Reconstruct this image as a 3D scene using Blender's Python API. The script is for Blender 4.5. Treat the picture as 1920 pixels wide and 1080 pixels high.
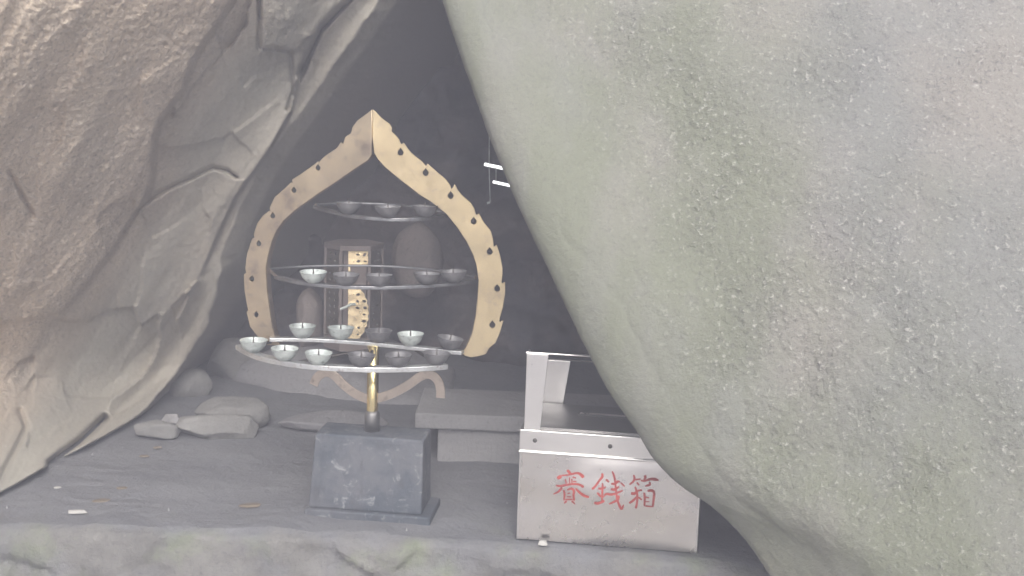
import bpy, bmesh, math, random
import numpy as np
from mathutils import Vector, Matrix

for o in list(bpy.data.objects):
    bpy.data.objects.remove(o, do_unlink=True)
SC = bpy.context.scene
COL = SC.collection
R = math.radians

# ------------------------------------------------------------------ camera
F = 2400.0                                    # focal length in photograph pixels (1920 wide)
cam_d = bpy.data.cameras.new('camera')
cam = bpy.data.objects.new('camera', cam_d); COL.objects.link(cam)
cam_d.sensor_width = 36.0
cam_d.lens = 36.0 * F / 1920.0
cam_d.clip_start = 0.05
cam_d.clip_end = 500.0
CROT = Matrix.Rotation(R(90 - 9.7), 4, 'X') @ Matrix.Rotation(R(2.0), 4, 'Z')
CPOS = Vector((0.0, -3.0, 1.059))
cam.matrix_world = Matrix.Translation(CPOS) @ CROT
SC.camera = cam

# ------------------------------------------------------------------ world, sun, exposure
SUN_EL, SUN_AZ = 40.0, 174.0                  # azimuth: degrees clockwise from +Y (behind the camera, a touch to the right)
w = bpy.data.worlds.new('World'); SC.world = w; w.use_nodes = True
nt = w.node_tree
bg = nt.nodes['Background']
sky = nt.nodes.new('ShaderNodeTexSky'); sky.sky_type = 'NISHITA'; sky.sun_disc = False
sky.sun_elevation = R(SUN_EL); sky.sun_rotation = R(SUN_AZ)
sky.air_density = 1.0; sky.dust_density = 6.0; sky.ozone_density = 1.0
hs = nt.nodes.new('ShaderNodeHueSaturation'); hs.inputs['Saturation'].default_value = 0.30
nt.links.new(sky.outputs[0], hs.inputs['Color']); nt.links.new(hs.outputs[0], bg.inputs[0])
bg.inputs[1].default_value = 0.12
sl = bpy.data.lights.new('sun', 'SUN'); sl.energy = 1.4; sl.angle = R(28); sl.color = (1.0, 0.95, 0.88)
sun = bpy.data.objects.new('sun', sl); COL.objects.link(sun)
sd = Vector((math.sin(R(SUN_AZ)) * math.cos(R(SUN_EL)), math.cos(R(SUN_AZ)) * math.cos(R(SUN_EL)), math.sin(R(SUN_EL))))
sun.rotation_euler = sd.to_track_quat('Z', 'Y').to_euler()
sun.location = sd * 8
vs = SC.view_settings
vs.view_transform = 'Standard'; vs.look = 'None'; vs.gamma = 1.0; vs.exposure = 1.25; vs.use_curve_mapping = False
SC.render.engine = 'CYCLES'
SC.cycles.use_denoising = True
SC.cycles.use_adaptive_sampling = True; SC.cycles.adaptive_threshold = 0.03
SC.cycles.max_bounces = 5; SC.cycles.volume_bounces = 0
SC.cycles.caustics_reflective = False; SC.cycles.caustics_refractive = False
HAZE = 0.085

# ------------------------------------------------------------------ rays of the photograph's pixels
C3 = CROT.to_3x3()
def ray(px, py): return C3 @ Vector(((px - 960) / F, -(py - 540) / F, -1.0))
def PY(px, py, Y):                            # the point at distance y = Y seen at that pixel
    d = ray(px, py); return CPOS + d * ((Y - CPOS.y) / d.y)
def PZ(px, py, Z):
    d = ray(px, py); return CPOS + d * ((Z - CPOS.z) / d.z)
CN = np.array(C3); CP = np.array(CPOS)
def PYn(px, py, Y):
    d = np.stack([(px - 960) / F, -(py - 540) / F, -np.ones_like(px)], -1) @ CN.T
    return CP + d * ((Y - CP[1]) / d[..., 1])[..., None]

class Frame:                                  # an upright local frame (origin, heading)
    def __init__(s, org, rz):
        s.o = Vector(org); s.rz = rz
        s.m = Matrix.Translation(s.o) @ Matrix.Rotation(rz, 4, 'Z'); s.i = s.m.inverted()
    def hit(s, px, py, p0, n):
        p0 = Vector(p0); n = Vector(n)
        a = s.i @ CPOS; d = s.i.to_3x3() @ ray(px, py)
        return a + d * ((p0 - a).dot(n) / d.dot(n))
    def Y(s, px, py, y): return s.hit(px, py, (0, y, 0), (0, 1, 0))
    def Z(s, px, py, z): return s.hit(px, py, (0, 0, z), (0, 0, 1))

# ------------------------------------------------------------------ numpy noise
_rng = np.random.default_rng(7)
_perm = np.concatenate([_rng.permutation(256)] * 3).astype(np.int64)
_grad = _rng.normal(size=(256, 3)); _grad /= np.linalg.norm(_grad, axis=1)[:, None]
def perlin(p):
    p = np.asarray(p, float); i = np.floor(p).astype(np.int64); f = p - i; i &= 255
    u = f * f * f * (f * (f * 6 - 15) + 10)
    def g(dx, dy, dz):
        h = _perm[_perm[_perm[(i[..., 0] + dx) & 255] + ((i[..., 1] + dy) & 255)] + ((i[..., 2] + dz) & 255)]
        v = _grad[h]
        return v[..., 0] * (f[..., 0] - dx) + v[..., 1] * (f[..., 1] - dy) + v[..., 2] * (f[..., 2] - dz)
    def lp(a, b, t): return a + (b - a) * t
    x0 = lp(lp(g(0,0,0), g(1,0,0), u[...,0]), lp(g(0,1,0), g(1,1,0), u[...,0]), u[...,1])
    x1 = lp(lp(g(0,0,1), g(1,0,1), u[...,0]), lp(g(0,1,1), g(1,1,1), u[...,0]), u[...,1])
    return lp(x0, x1, u[..., 2])
def fbm(p, oct=4, gain=0.5, lac=2.03):
    a, s = 1.0, 0.0; p = np.asarray(p, float)
    for k in range(oct):
        s = s + a * perlin(p + 13.7 * k); a *= gain; p = p * lac
    return s
def ridged(p, oct=3):
    a, s = 1.0, 0.0; p = np.asarray(p, float)
    for k in range(oct):
        s = s + a * (1 - 2 * np.abs(perlin(p + 7.3 * k))); a *= 0.5; p = p * 2.1
    return s
def sstep(x, a, b):
    t = np.clip((x - a) / (b - a), 0, 1); return t * t * (3 - 2 * t)
def pl_dist(px, py, pts):                     # distance to a polyline
    best = np.full(px.shape, 1e9)
    for (x0, y0), (x1, y1) in zip(pts[:-1], pts[1:]):
        dx, dy = x1 - x0, y1 - y0
        t = np.clip(((px - x0) * dx + (py - y0) * dy) / (dx * dx + dy * dy), 0, 1)
        best = np.minimum(best, np.hypot(px - x0 - t * dx, py - y0 - t * dy))
    return best
def itp(v, pairs):
    a = sorted(pairs); return np.interp(v, [p[0] for p in a], [p[1] for p in a])

def sitp(v, pairs, sig=22.0):                # the same, with the corners rounded off
    t = np.arange(-1400.0, 1700.0, 2.0); a = itp(t, pairs)
    kx = np.arange(-3 * sig, 3 * sig + 1, 2.0); kw = np.exp(-0.5 * (kx / sig) ** 2); kw /= kw.sum()
    a = np.convolve(np.pad(a, len(kx) // 2, mode='edge'), kw, 'valid')[:len(t)]
    return np.interp(v, t, a)

# ------------------------------------------------------------------ mesh helpers
class MB:
    def __init__(s): s.v = []; s.f = []; s.sm = []
    def add(s, vs_, fs, smooth=False):
        b = len(s.v); s.v += [tuple(v) for v in vs_]
        for f in fs: s.f.append([b + i for i in f]); s.sm.append(smooth)
        return s
    def hexa(s, p):                           # 8 points: bottom ring 4, top ring 4
        return s.add(p, [(3,2,1,0),(4,5,6,7),(0,1,5,4),(1,2,6,5),(2,3,7,6),(3,0,4,7)])
    def box(s, x0, x1, y0, y1, z0, z1):
        return s.hexa([(x0,y0,z0),(x1,y0,z0),(x1,y1,z0),(x0,y1,z0),(x0,y0,z1),(x1,y0,z1),(x1,y1,z1),(x0,y1,z1)])
    def lathe(s, prof, n=24, c=(0,0,0), smooth=True, tilt=None):
        vs_ = []; fs = []; m = len(prof)
        for k in range(n):
            a = 2 * math.pi * k / n
            for r, z in prof: vs_.append(Vector((r * math.cos(a), r * math.sin(a), z)))
        for k in range(n):
            for j in range(m - 1):
                a, b = k * m + j, ((k + 1) % n) * m + j
                fs.append((a, b, b + 1, a + 1))
        if tilt is not None: vs_ = [tilt @ v for v in vs_]
        return s.add([v + Vector(c) for v in vs_], fs, smooth)
    def tube(s, path, r, n=8, smooth=True, cap=True):
        path = [Vector(p) for p in path]; vs_ = []; fs = []
        rr = r if isinstance(r, (list, tuple)) else [r] * len(path)
        for i, p in enumerate(path):
            t = (path[min(i + 1, len(path) - 1)] - path[max(i - 1, 0)]).normalized()
            up = Vector((0, 0, 1)) if abs(t.z) < 0.9 else Vector((0, 1, 0))
            a = t.cross(up).normalized(); b = a.cross(t)
            for k in range(n):
                q = 2 * math.pi * k / n
                vs_.append(p + (a * math.cos(q) + b * math.sin(q)) * rr[i])
        for i in range(len(path) - 1):
            for k in range(n):
                fs.append((i*n+k, i*n+(k+1)%n, (i+1)*n+(k+1)%n, (i+1)*n+k))
        s.add(vs_, fs, smooth)
        if cap:
            s.add(vs_[:n], [tuple(range(n))[::-1]]); s.add(vs_[-n:], [tuple(range(n))])
        return s
    def strip(s, path, side, wd, th):         # rectangular bar along a path; side = width direction per point
        path = [Vector(p) for p in path]; vs_ = []; fs = []
        for i, p in enumerate(path):
            t = (path[min(i + 1, len(path) - 1)] - path[max(i - 1, 0)]).normalized()
            sd_ = Vector(side(t)).normalized(); nn = t.cross(sd_).normalized()
            wk = wd[i] if isinstance(wd, list) else wd
            for a, b in ((-1,-1),(1,-1),(1,1),(-1,1)): vs_.append(p + sd_ * (a * wk / 2) + nn * (b * th / 2))
        m = len(path)
        for i in range(m - 1):
            for k in range(4): fs.append((i*4+k, i*4+(k+1)%4, (i+1)*4+(k+1)%4, (i+1)*4+k))
        fs.append((3,2,1,0)); fs.append(tuple((m-1)*4+k for k in range(4)))
        return s.add(vs_, fs)
    def build(s, name, mat, parent=None, bevel=0.0):
        me = bpy.data.meshes.new(name); me.from_pydata(s.v, [], s.f)
        me.polygons.foreach_set('use_smooth', s.sm)
        bm = bmesh.new(); bm.from_mesh(me); bmesh.ops.recalc_face_normals(bm, faces=bm.faces); bm.to_mesh(me); bm.free()
        me.materials.append(mat); me.update()
        o = bpy.data.objects.new(name, me); COL.objects.link(o)
        if parent: o.parent = parent
        if bevel:
            b = o.modifiers.new('bevel', 'BEVEL'); b.width = bevel; b.segments = 2; b.limit_method = 'ANGLE'; b.angle_limit = R(40)
        return o

def grid_mesh(name, P, mat, attrs=None, parent=None, flip=False):
    n, m = P.shape[:2]
    idx = np.arange(n * m).reshape(n, m)
    q = np.stack([idx[:-1, :-1], idx[1:, :-1], idx[1:, 1:], idx[:-1, 1:]], -1).reshape(-1, 4)
    if flip: q = q[:, ::-1]
    me = bpy.data.meshes.new(name)
    me.vertices.add(n * m); me.vertices.foreach_set('co', P.reshape(-1))
    me.loops.add(q.size); me.loops.foreach_set('vertex_index', q.reshape(-1).astype(np.int32))
    me.polygons.add(len(q)); me.polygons.foreach_set('loop_start', (np.arange(len(q)) * 4).astype(np.int32))
    me.polygons.foreach_set('use_smooth', np.ones(len(q), bool))
    me.update(calc_edges=True); me.validate()
    for k, a in (attrs or {}).items():
        at = me.attributes.new(k, 'FLOAT', 'POINT'); at.data.foreach_set('value', a.reshape(-1).astype(np.float32))
    me.materials.append(mat)
    o = bpy.data.objects.new(name, me); COL.objects.link(o)
    if parent: o.parent = parent
    return o

def empty(name, loc, rz=0.0):
    o = bpy.data.objects.new(name, None); COL.objects.link(o); o.location = loc; o.rotation_euler = (0, 0, rz); o.empty_display_size = 0.1
    return o
def tag(o, label=None, cat=None, group=None, kind=None):
    if label: o['label'] = label
    if cat: o['category'] = cat
    if group: o['group'] = group
    if kind: o['kind'] = kind
    return o
def cut_plate(name, loops, th, mat, parent, mloc, bev=0.0006):   # a sheet with holes, cut along loops of (u, v)
    cu = bpy.data.curves.new('tmp', 'CURVE'); cu.dimensions = '2D'; cu.fill_mode = 'BOTH'; cu.extrude = th / 2; cu.bevel_depth = bev; cu.bevel_resolution = 0
    for lp in loops:
        sp = cu.splines.new('POLY'); sp.points.add(len(lp) - 1)
        for p, (u, v) in zip(sp.points, lp): p.co = (u, v, 0, 1)
        sp.use_cyclic_u = True
    t = bpy.data.objects.new('tmp', cu); COL.objects.link(t)
    me = bpy.data.meshes.new_from_object(t.evaluated_get(bpy.context.evaluated_depsgraph_get()))
    bpy.data.objects.remove(t, do_unlink=True); bpy.data.curves.remove(cu)
    me.name = name; me.materials.clear(); me.materials.append(mat)
    o = bpy.data.objects.new(name, me); COL.objects.link(o); o.parent = parent; o.matrix_local = mloc
    return o

# ------------------------------------------------------------------ materials
class NT:
    def __init__(s, name):
        s.m = bpy.data.materials.new(name); s.m.use_nodes = True; s.t = s.m.node_tree
        s.b = s.t.nodes['Principled BSDF']; s.co = s.t.nodes.new('ShaderNodeTexCoord').outputs['Object']
    def n(s, ty, **kw):
        x = s.t.nodes.new(ty)
        for k, v in kw.items(): setattr(x, k, v)
        return x
    def link(s, a, b): s.t.links.new(a, b)
    def map(s, sc, rot=(0,0,0), co=None):
        m = s.n('ShaderNodeMapping'); m.inputs['Scale'].default_value = sc; m.inputs['Rotation'].default_value = rot
        s.link(co or s.co, m.inputs[0]); return m.outputs[0]
    def noise(s, scale, detail=4, rough=0.55, co=None, dist=0.0):
        x = s.n('ShaderNodeTexNoise'); x.inputs['Scale'].default_value = scale; x.inputs['Detail'].default_value = detail
        x.inputs['Roughness'].default_value = rough; x.inputs['Distortion'].default_value = dist
        s.link(co or s.co, x.inputs['Vector']); return x.outputs['Fac']
    def voro(s, scale, co=None, feature='F1', rnd=1.0):
        x = s.n('ShaderNodeTexVoronoi', feature=feature); x.inputs['Scale'].default_value = scale; x.inputs['Randomness'].default_value = rnd
        s.link(co or s.co, x.inputs['Vector']); return x.outputs['Distance']
    def ramp(s, fac, stops, interp='LINEAR'):
        r = s.n('ShaderNodeValToRGB'); e = r.color_ramp.elements; r.color_ramp.interpolation = interp
        while len(e) < len(stops): e.new(0.5)
        for el, (p, c) in zip(e, stops):
            el.position = p; el.color = (c, c, c, 1) if isinstance(c, (int, float)) else (*c, 1)
        s.link(fac, r.inputs[0]); return r.outputs[0]
    def mix(s, fac, a, b, mode='MIX'):
        x = s.n('ShaderNodeMix', data_type='RGBA', blend_type=mode)
        for sock, v in ((x.inputs[0], fac), (x.inputs[6], a), (x.inputs[7], b)):
            if isinstance(v, bpy.types.NodeSocket): s.link(v, sock)
            elif isinstance(v, (int, float)): sock.default_value = v if sock.type == 'VALUE' else (v, v, v, 1)
            else: sock.default_value = (*v, 1)
        return x.outputs[2]
    def math(s, op, a, b=0.0, c=0.0):
        x = s.n('ShaderNodeMath', operation=op)
        for k, v in enumerate((a, b, c)):
            if isinstance(v, bpy.types.NodeSocket): s.link(v, x.inputs[k])
            else: x.inputs[k].default_value = v
        return x.outputs[0]
    def attr(s, name):
        x = s.n('ShaderNodeAttribute'); x.attribute_name = name; return x.outputs['Fac']
    def bump(s, h, dist=0.01, strength=1.0, nrm=None):
        x = s.n('ShaderNodeBump'); x.inputs['Distance'].default_value = dist
        if isinstance(strength, bpy.types.NodeSocket): s.link(strength, x.inputs['Strength'])
        else: x.inputs['Strength'].default_value = strength
        s.link(h, x.inputs['Height'])
        if nrm: s.link(nrm, x.inputs['Normal'])
        return x.outputs[0]
    def out(s, col, rough=0.8, metal=0.0, nrm=None, spec=0.4):
        for sock, v in ((s.b.inputs['Base Color'], col), (s.b.inputs['Roughness'], rough), (s.b.inputs['Metallic'], metal), (s.b.inputs['Specular IOR Level'], spec)):
            if isinstance(v, bpy.types.NodeSocket): s.link(v, sock)
            elif isinstance(v, tuple): sock.default_value = (*v, 1)
            else: sock.default_value = v
        if nrm: s.link(nrm, s.b.inputs['Normal'])
        return s.m

def granite(name, base, alt, dark, light, green=None, moss=None, speck=70.0, fleck=0.5, bumpd=0.008):
    g = NT(name)
    chip = g.attr('chip')
    col = g.mix(g.attr('tone'), base, alt)
    if green is not None: col = g.mix(g.attr('lichen'), col, green)
    if moss is not None: col = g.mix(g.attr('moss'), col, moss)
    fine = g.noise(speck * 1.5, 2, 0.7)
    col = g.mix(g.math('MULTIPLY', g.ramp(fine, [(0.30, 0.6), (0.47, 0.0)]), g.math('MULTIPLY_ADD', chip, 0.6, 0.4)), col, dark)
    h = g.noise(speck * 1.25, 3, 0.72)
    col = g.mix(g.math('MULTIPLY', g.ramp(h, [(0.58, 0.0), (0.70, fleck)]), chip), col, light)
    return g.out(col, 0.85, 0.0, g.bump(h, bumpd, g.math('MULTIPLY_ADD', chip, 0.65, 0.20)), 0.3)

M = {}
M['rock_left'] = granite('warm_granite', (0.60, 0.495, 0.385), (0.53, 0.45, 0.365), (0.20, 0.17, 0.145), (0.84, 0.75, 0.64), fleck=0.8, green=(0.40, 0.385, 0.335))
M['rock_right'] = granite('lichen_granite', (0.27, 0.255, 0.236), (0.215, 0.218, 0.21), (0.10, 0.10, 0.095), (0.64, 0.625, 0.60), green=(0.192, 0.203, 0.155), moss=(0.34, 0.325, 0.19), fleck=0.6, bumpd=0.013)
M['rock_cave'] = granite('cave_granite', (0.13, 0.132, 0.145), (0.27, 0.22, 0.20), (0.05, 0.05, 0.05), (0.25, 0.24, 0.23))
def stone_mat(name, base, alt, dark):
    g = NT(name)
    col = g.mix(g.ramp(g.noise(6, 5, 0.6), [(0.35, 0), (0.65, 1)]), base, alt)
    col = g.mix(g.ramp(g.noise(110, 3, 0.7), [(0.30, 0.5), (0.45, 0.0)]), col, dark)
    return g.out(col, 0.88, 0.0, g.bump(g.noise(16, 5, 0.68), 0.02, 0.6), 0.3)
M['stone'] = stone_mat('loose_stone', (0.29, 0.285, 0.275), (0.23, 0.226, 0.22), (0.09, 0.09, 0.09))
M['stone_brown'] = stone_mat('brown_stone', (0.36, 0.305, 0.28), (0.27, 0.235, 0.22), (0.09, 0.08, 0.08))
M['stone_dark'] = stone_mat('bank_stone', (0.31, 0.305, 0.315), (0.26, 0.255, 0.265), (0.08, 0.08, 0.085))
M['slab'] = stone_mat('cut_slab', (0.40, 0.395, 0.40), (0.34, 0.335, 0.34), (0.15, 0.15, 0.15))
# ledge: packed dark floor turning to pale mortared stone at its face
g = NT('ledge_stone')
lo = g.mix(g.ramp(g.noise(3.0, 6, 0.65, co=g.map((1, 1.6, 1))), [(0.35, 0), (0.68, 1)]), (0.172, 0.176, 0.19), (0.225, 0.228, 0.24))
pale = g.mix(g.ramp(g.noise(7, 6, 0.65), [(0.36, 0), (0.62, 1)]), (0.155, 0.153, 0.148), (0.25, 0.245, 0.235))
pale = g.mix(g.math('MULTIPLY', g.ramp(g.noise(3.2, 5, 0.65), [(0.50, 0), (0.62, 1)]), 0.75), pale, (0.20, 0.235, 0.15))
lc = g.mix(g.attr('face'), lo, pale)
lc = g.mix(g.ramp(g.noise(120, 3, 0.7), [(0.30, 0.45), (0.45, 0.0)]), lc, (0.08, 0.078, 0.075))
lc = g.mix(g.ramp(g.noise(55, 5, 0.75), [(0.66, 0.0), (0.74, 0.35)]), lc, (0.5, 0.49, 0.47))
M['ledge'] = g.out(lc, 0.9, 0.0, g.bump(g.noise(18, 5, 0.7), 0.018, 0.6), 0.3)
g = NT('earth')
M['earth'] = g.out(g.mix(g.noise(1.3, 6, 0.65), (0.42, 0.40, 0.37), (0.56, 0.54, 0.51)), 0.95, 0.0, g.bump(g.noise(40, 5, 0.7), 0.02, 0.6))
M['brass_left'] = None
def metal(name, col, col2, rough, nz=9.0, bump=0.0008, spots=None, met=1.0, dent=0.0, sp=5.0):
    g = NT(name)
    if met < 1.0: g.co = g.n('ShaderNodeNewGeometry').outputs['Position']
    k = g.noise(nz, 5, 0.65)
    c = g.mix(g.ramp(k, [(0.35, 0), (0.68, 1)]), col, col2)
    if spots: c = g.mix(g.ramp(g.noise(nz * sp, 4, 0.7), [(0.55, 0.0), (0.70, 0.75)]), c, spots)
    r = g.ramp(g.noise(nz * 2.3, 4, 0.6), [(0.3, max(0.02, rough - 0.08)), (0.7, rough + 0.1)])
    return g.out(c, r, met, g.bump(g.noise(nz * 1.2, 0, 0.5), max(bump * 2, dent), 1.0, g.bump(g.noise(nz * 12, 4, 0.6), bump, 0.4)))
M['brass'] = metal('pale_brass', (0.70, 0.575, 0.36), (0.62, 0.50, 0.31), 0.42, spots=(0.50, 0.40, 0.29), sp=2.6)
M['brass_dull'] = metal('tarnished_brass', (0.62, 0.53, 0.45), (0.50, 0.43, 0.37), 0.45, spots=(0.28, 0.22, 0.18))
M['brass_left'] = metal('stained_shaded_brass', (0.64, 0.525, 0.36), (0.50, 0.405, 0.30), 0.44, spots=(0.34, 0.27, 0.22), sp=2.0)  # stained, and also darkened as the half turned from the light
M['brass_shiny'] = metal('polished_brass', (0.90, 0.76, 0.38), (0.85, 0.68, 0.34), 0.16, nz=20, bump=0.0003)
M['gold'] = metal('gilt_metal', (0.98, 0.80, 0.50), (0.94, 0.74, 0.44), 0.30, nz=30)
M['gilt_grey'] = metal('grey_gilt', (0.52, 0.47, 0.42), (0.42, 0.38, 0.35), 0.5, nz=30)  # greyer gilt for the side panels
M['steel'] = metal('sheet_steel', (0.80, 0.765, 0.735), (0.69, 0.655, 0.63), 0.28, nz=5.0, bump=0.00035, dent=0.022)
M['steel_rim'] = metal('rim_steel', (0.92, 0.90, 0.88), (0.84, 0.82, 0.81), 0.34, nz=6.0, bump=0.0003)
M['steel_dull'] = metal('lid_steel', (0.34, 0.335, 0.33), (0.28, 0.275, 0.275), 0.5, nz=6.0)
M['tin'] = metal('tin', (0.66, 0.71, 0.69), (0.50, 0.55, 0.53), 0.5, nz=40, spots=(0.20, 0.23, 0.22), met=0.35, sp=2.0)
M['tin_dark'] = metal('shaded_tin', (0.22, 0.217, 0.225), (0.14, 0.137, 0.145), 0.5, nz=40, spots=(0.12, 0.12, 0.12), met=0.4, sp=2.0)  # darker copy of the tin, for cups that catch less light
M['rail'] = metal('galvanised_rail', (0.80, 0.82, 0.82), (0.64, 0.65, 0.66), 0.5, nz=25, spots=(0.40, 0.33, 0.32))
M['rail_dark'] = metal('shaded_rail', (0.36, 0.365, 0.38), (0.24, 0.24, 0.255), 0.5, nz=25, spots=(0.2, 0.18, 0.18), sp=2.0)  # darker copy of the rail metal, shades the middle and top tiers
M['iron'] = metal('dark_iron', (0.12, 0.11, 0.10), (0.09, 0.085, 0.08), 0.5)
g = NT('lit_tube'); M['white'] = g.out((0.85, 0.85, 0.85), 0.25); g.b.inputs['Emission Color'].default_value = (1, 1, 1, 1); g.b.inputs['Emission Strength'].default_value = 0.9
g = NT('shaded_bowl'); M['soot'] = g.out(g.mix(g.noise(60, 3), (0.07, 0.07, 0.07), (0.16, 0.155, 0.15)), 0.6)
g = NT('slit_shade'); M['dark'] = g.out((0.035, 0.03, 0.03), 0.6)  # near-black fill, stands for the shade inside the lid slit
g = NT('black_core'); M['wood'] = g.out(g.mix(g.noise(20, 4, 0.6), (0.26, 0.215, 0.20), (0.18, 0.15, 0.14)), 0.55)
g = NT('red_paint')
M['red'] = g.out(g.mix(g.ramp(g.noise(45, 4, 0.7), [(0.35, 0), (0.65, 1)]), (0.30, 0.035, 0.03), (0.50, 0.085, 0.07)), 0.6)
g = NT('painted_cement')                      # plinth: slate-blue paint worn to pale cement
k1 = g.ramp(g.noise(9, 5, 0.7), [(0.40, 0), (0.60, 1)])
pc = g.mix(k1, (0.135, 0.142, 0.158), (0.075, 0.090, 0.110))
pc = g.mix(g.ramp(g.noise(30, 4, 0.8, dist=0.8), [(0.57, 0.0), (0.68, 0.75)]), pc, (0.33, 0.34, 0.355))
pc = g.mix(g.ramp(g.noise(24, 4, 0.7, co=g.map((1, 1, 0.35))), [(0.34, 0.7), (0.46, 0.0)]), pc, (0.07, 0.075, 0.085))
M['cement'] = g.out(pc, 0.75, 0.0, g.bump(g.noise(38, 5, 0.7), 0.004, 0.5))
g = NT('dry_leaf'); M['leaf'] = g.out(g.mix(g.noise(30, 3), (0.15, 0.12, 0.09), (0.24, 0.20, 0.15)), 0.8)
g = NT('pale_chip'); M['chip'] = g.out((0.55, 0.54, 0.51), 0.7)

# ------------------------------------------------------------------ ground
xs = np.concatenate([np.linspace(-14, -3, 12), np.linspace(-2.5, 2.5, 41), np.linspace(3, 14, 12)])
ys = np.concatenate([np.linspace(-14, -3, 12), np.linspace(-2.7, 3, 47), np.linspace(3.5, 14, 10)])
GX, GY = np.meshgrid(xs, ys, indexing='ij')
GZ = -0.62 + 0.03 * fbm(np.stack([GX * 1.5, GY * 1.5, GX * 0], -1), 4)
tag(grid_mesh('ground', np.stack([GX, GY, GZ], -1), M['earth'], flip=True), 'trodden earth in front of the rock ledge', kind='structure')

# ------------------------------------------------------------------ ledge (cave floor and its broken stone face)
def edge_y(x): return itp(x, [(-2.4, -0.26), (-1.14, -0.235), (-0.3, -0.223), (0.05, -0.255), (0.57, -0.325), (1.6, -0.40)])
fx = np.arange(-2.4, 1.7, 0.011)
back = np.concatenate([np.linspace(2.7, 1.0, 30), np.linspace(0.985, -0.02, 90), np.linspace(-0.03, -0.215, 24)])
prof = [(0.010, -0.002), (0.0, -0.005), (-0.008, -0.011), (-0.013, -0.018)] + [(-0.012 - 0.10 * t, -0.022 - 0.66 * t) for t in np.linspace(0.015, 1, 62)]
PX_, rows, face = [], [], []
ey = edge_y(fx) + 0.030 * fbm(np.stack([fx * 5, fx * 0, fx * 0 + 3], -1), 4)
for b in back:
    t = (2.7 - b) / (2.7 + 0.215)
    yy = 2.7 + (ey + 0.014 - 2.7) * t
    rows.append(np.stack([fx, yy, fx * 0], -1)); face.append(fx * 0)
for dy, z in prof:
    rows.append(np.stack([fx, ey + dy, fx * 0 + z], -1)); face.append(fx * 0 + 1.0)
P = np.stack(rows, 1); FA = np.stack(face, 1)
floor_part = 1 - FA
P[..., 2] += floor_part * (0.007 * fbm(P * [5, 5, 1], 5) + 0.0035 * ridged(P * [7, 16, 1] + 4, 3) * sstep(fbm(P * [2.5, 2.5, 1] + 20, 3), -0.1, 0.4))
# mortared stones of the face: cells with their own depth and recessed joints
cr = np.random.default_rng(3); seeds = np.stack([cr.uniform(-2.4, 1.7, 150), cr.uniform(-0.72, 0.05, 150)], -1); off = cr.uniform(-0.014, 0.012, 150)
Q = P[:, len(back):, :]
qx = Q[..., 0] + 0.03 * fbm(Q * 9, 3); qz = (Q[..., 2] + 0.025 * fbm(Q * 9 + 50, 3)) * 1.6
D = np.sqrt((qx[..., None] - seeds[:, 0]) ** 2 + (qz[..., None] - seeds[:, 1] * 1.6) ** 2)
i1 = D.argmin(-1); s2 = np.sort(D, -1); joint = np.exp(-((s2[..., 1] - s2[..., 0]) / 0.014) ** 2)
dep = sstep(-Q[..., 2], 0.006, 0.035)
Q[..., 1] += dep * (off[i1] + 0.004 * joint + 0.008 * fbm(Q * 14, 4) + 0.006 * fbm(Q * 45, 3))
P[:, len(back):, :] = Q
P[..., 2] += FA * 0.007 * fbm(P * [5, 5, 1], 5)
FA2 = np.clip(sstep(-(P[..., 1] - edge_y(P[..., 0])), -0.03, 0.03) + 0.75 * fbm(P * 9 + 9, 4) * (FA + sstep(-P[..., 1], 0.0, 0.2)), 0, 1)
tag(grid_mesh('cave_ledge', P, M['ledge'], {'face': FA2}, flip=True), 'grey rock ledge forming the cave floor, pale broken stone at its front', kind='structure')

# ------------------------------------------------------------------ cave wall (back and roof)
px = np.concatenate([np.linspace(-500, 300, 30), np.linspace(310, 1250, 180), np.linspace(1270, 2000, 26)])
py = np.concatenate([np.linspace(-1100, -60, 60), np.linspace(-50, 960, 190)])
X, Yp = np.meshgrid(px, py, indexing='ij')
Yw = 1.75 + 0 * X
Yw = Yw - 2.1 * sstep(-Yp, 60, 1000) ** 1.2 - 1.5 * sstep(X, 1050, 1750) - 0.5 * sstep(-X, -500, 400)
Yw = np.maximum(Yw, 0.25)
nz = np.stack([X * 0.0017, Yp * 0.0017, X * 0], -1)
Yw = Yw + 0.22 * fbm(nz * 3.2, 5) - 0.10 * np.abs(fbm(nz * 5 + 9, 3))
for cx, cy, rx_, ry_, dp in ((840, 318, 70, 42, 0.35), (985, 430, 90, 60, 0.40), (960, 640, 110, 60, 0.35), (545, 470, 60, 70, 0.25), (600, 300, 90, 60, 0.20)):
    rr = ((X - cx) / rx_) ** 2 + ((Yp - cy) / ry_) ** 2
    Yw = Yw - dp * np.sqrt(np.clip(1 - rr, 0, 1))
Pc = PYn(X, Yp, Yw)
tag(grid_mesh('cave_wall', Pc, M['rock_cave'], {'chip': 0.3 + 0 * X, 'tone': np.clip(0.15 + 1.6 * fbm(nz * 4 + 30, 4) + 0.45 * sstep(Yp, 250, 420), 0, 1)}), 'dark granite back wall and roof of the cave', kind='structure')

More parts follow.
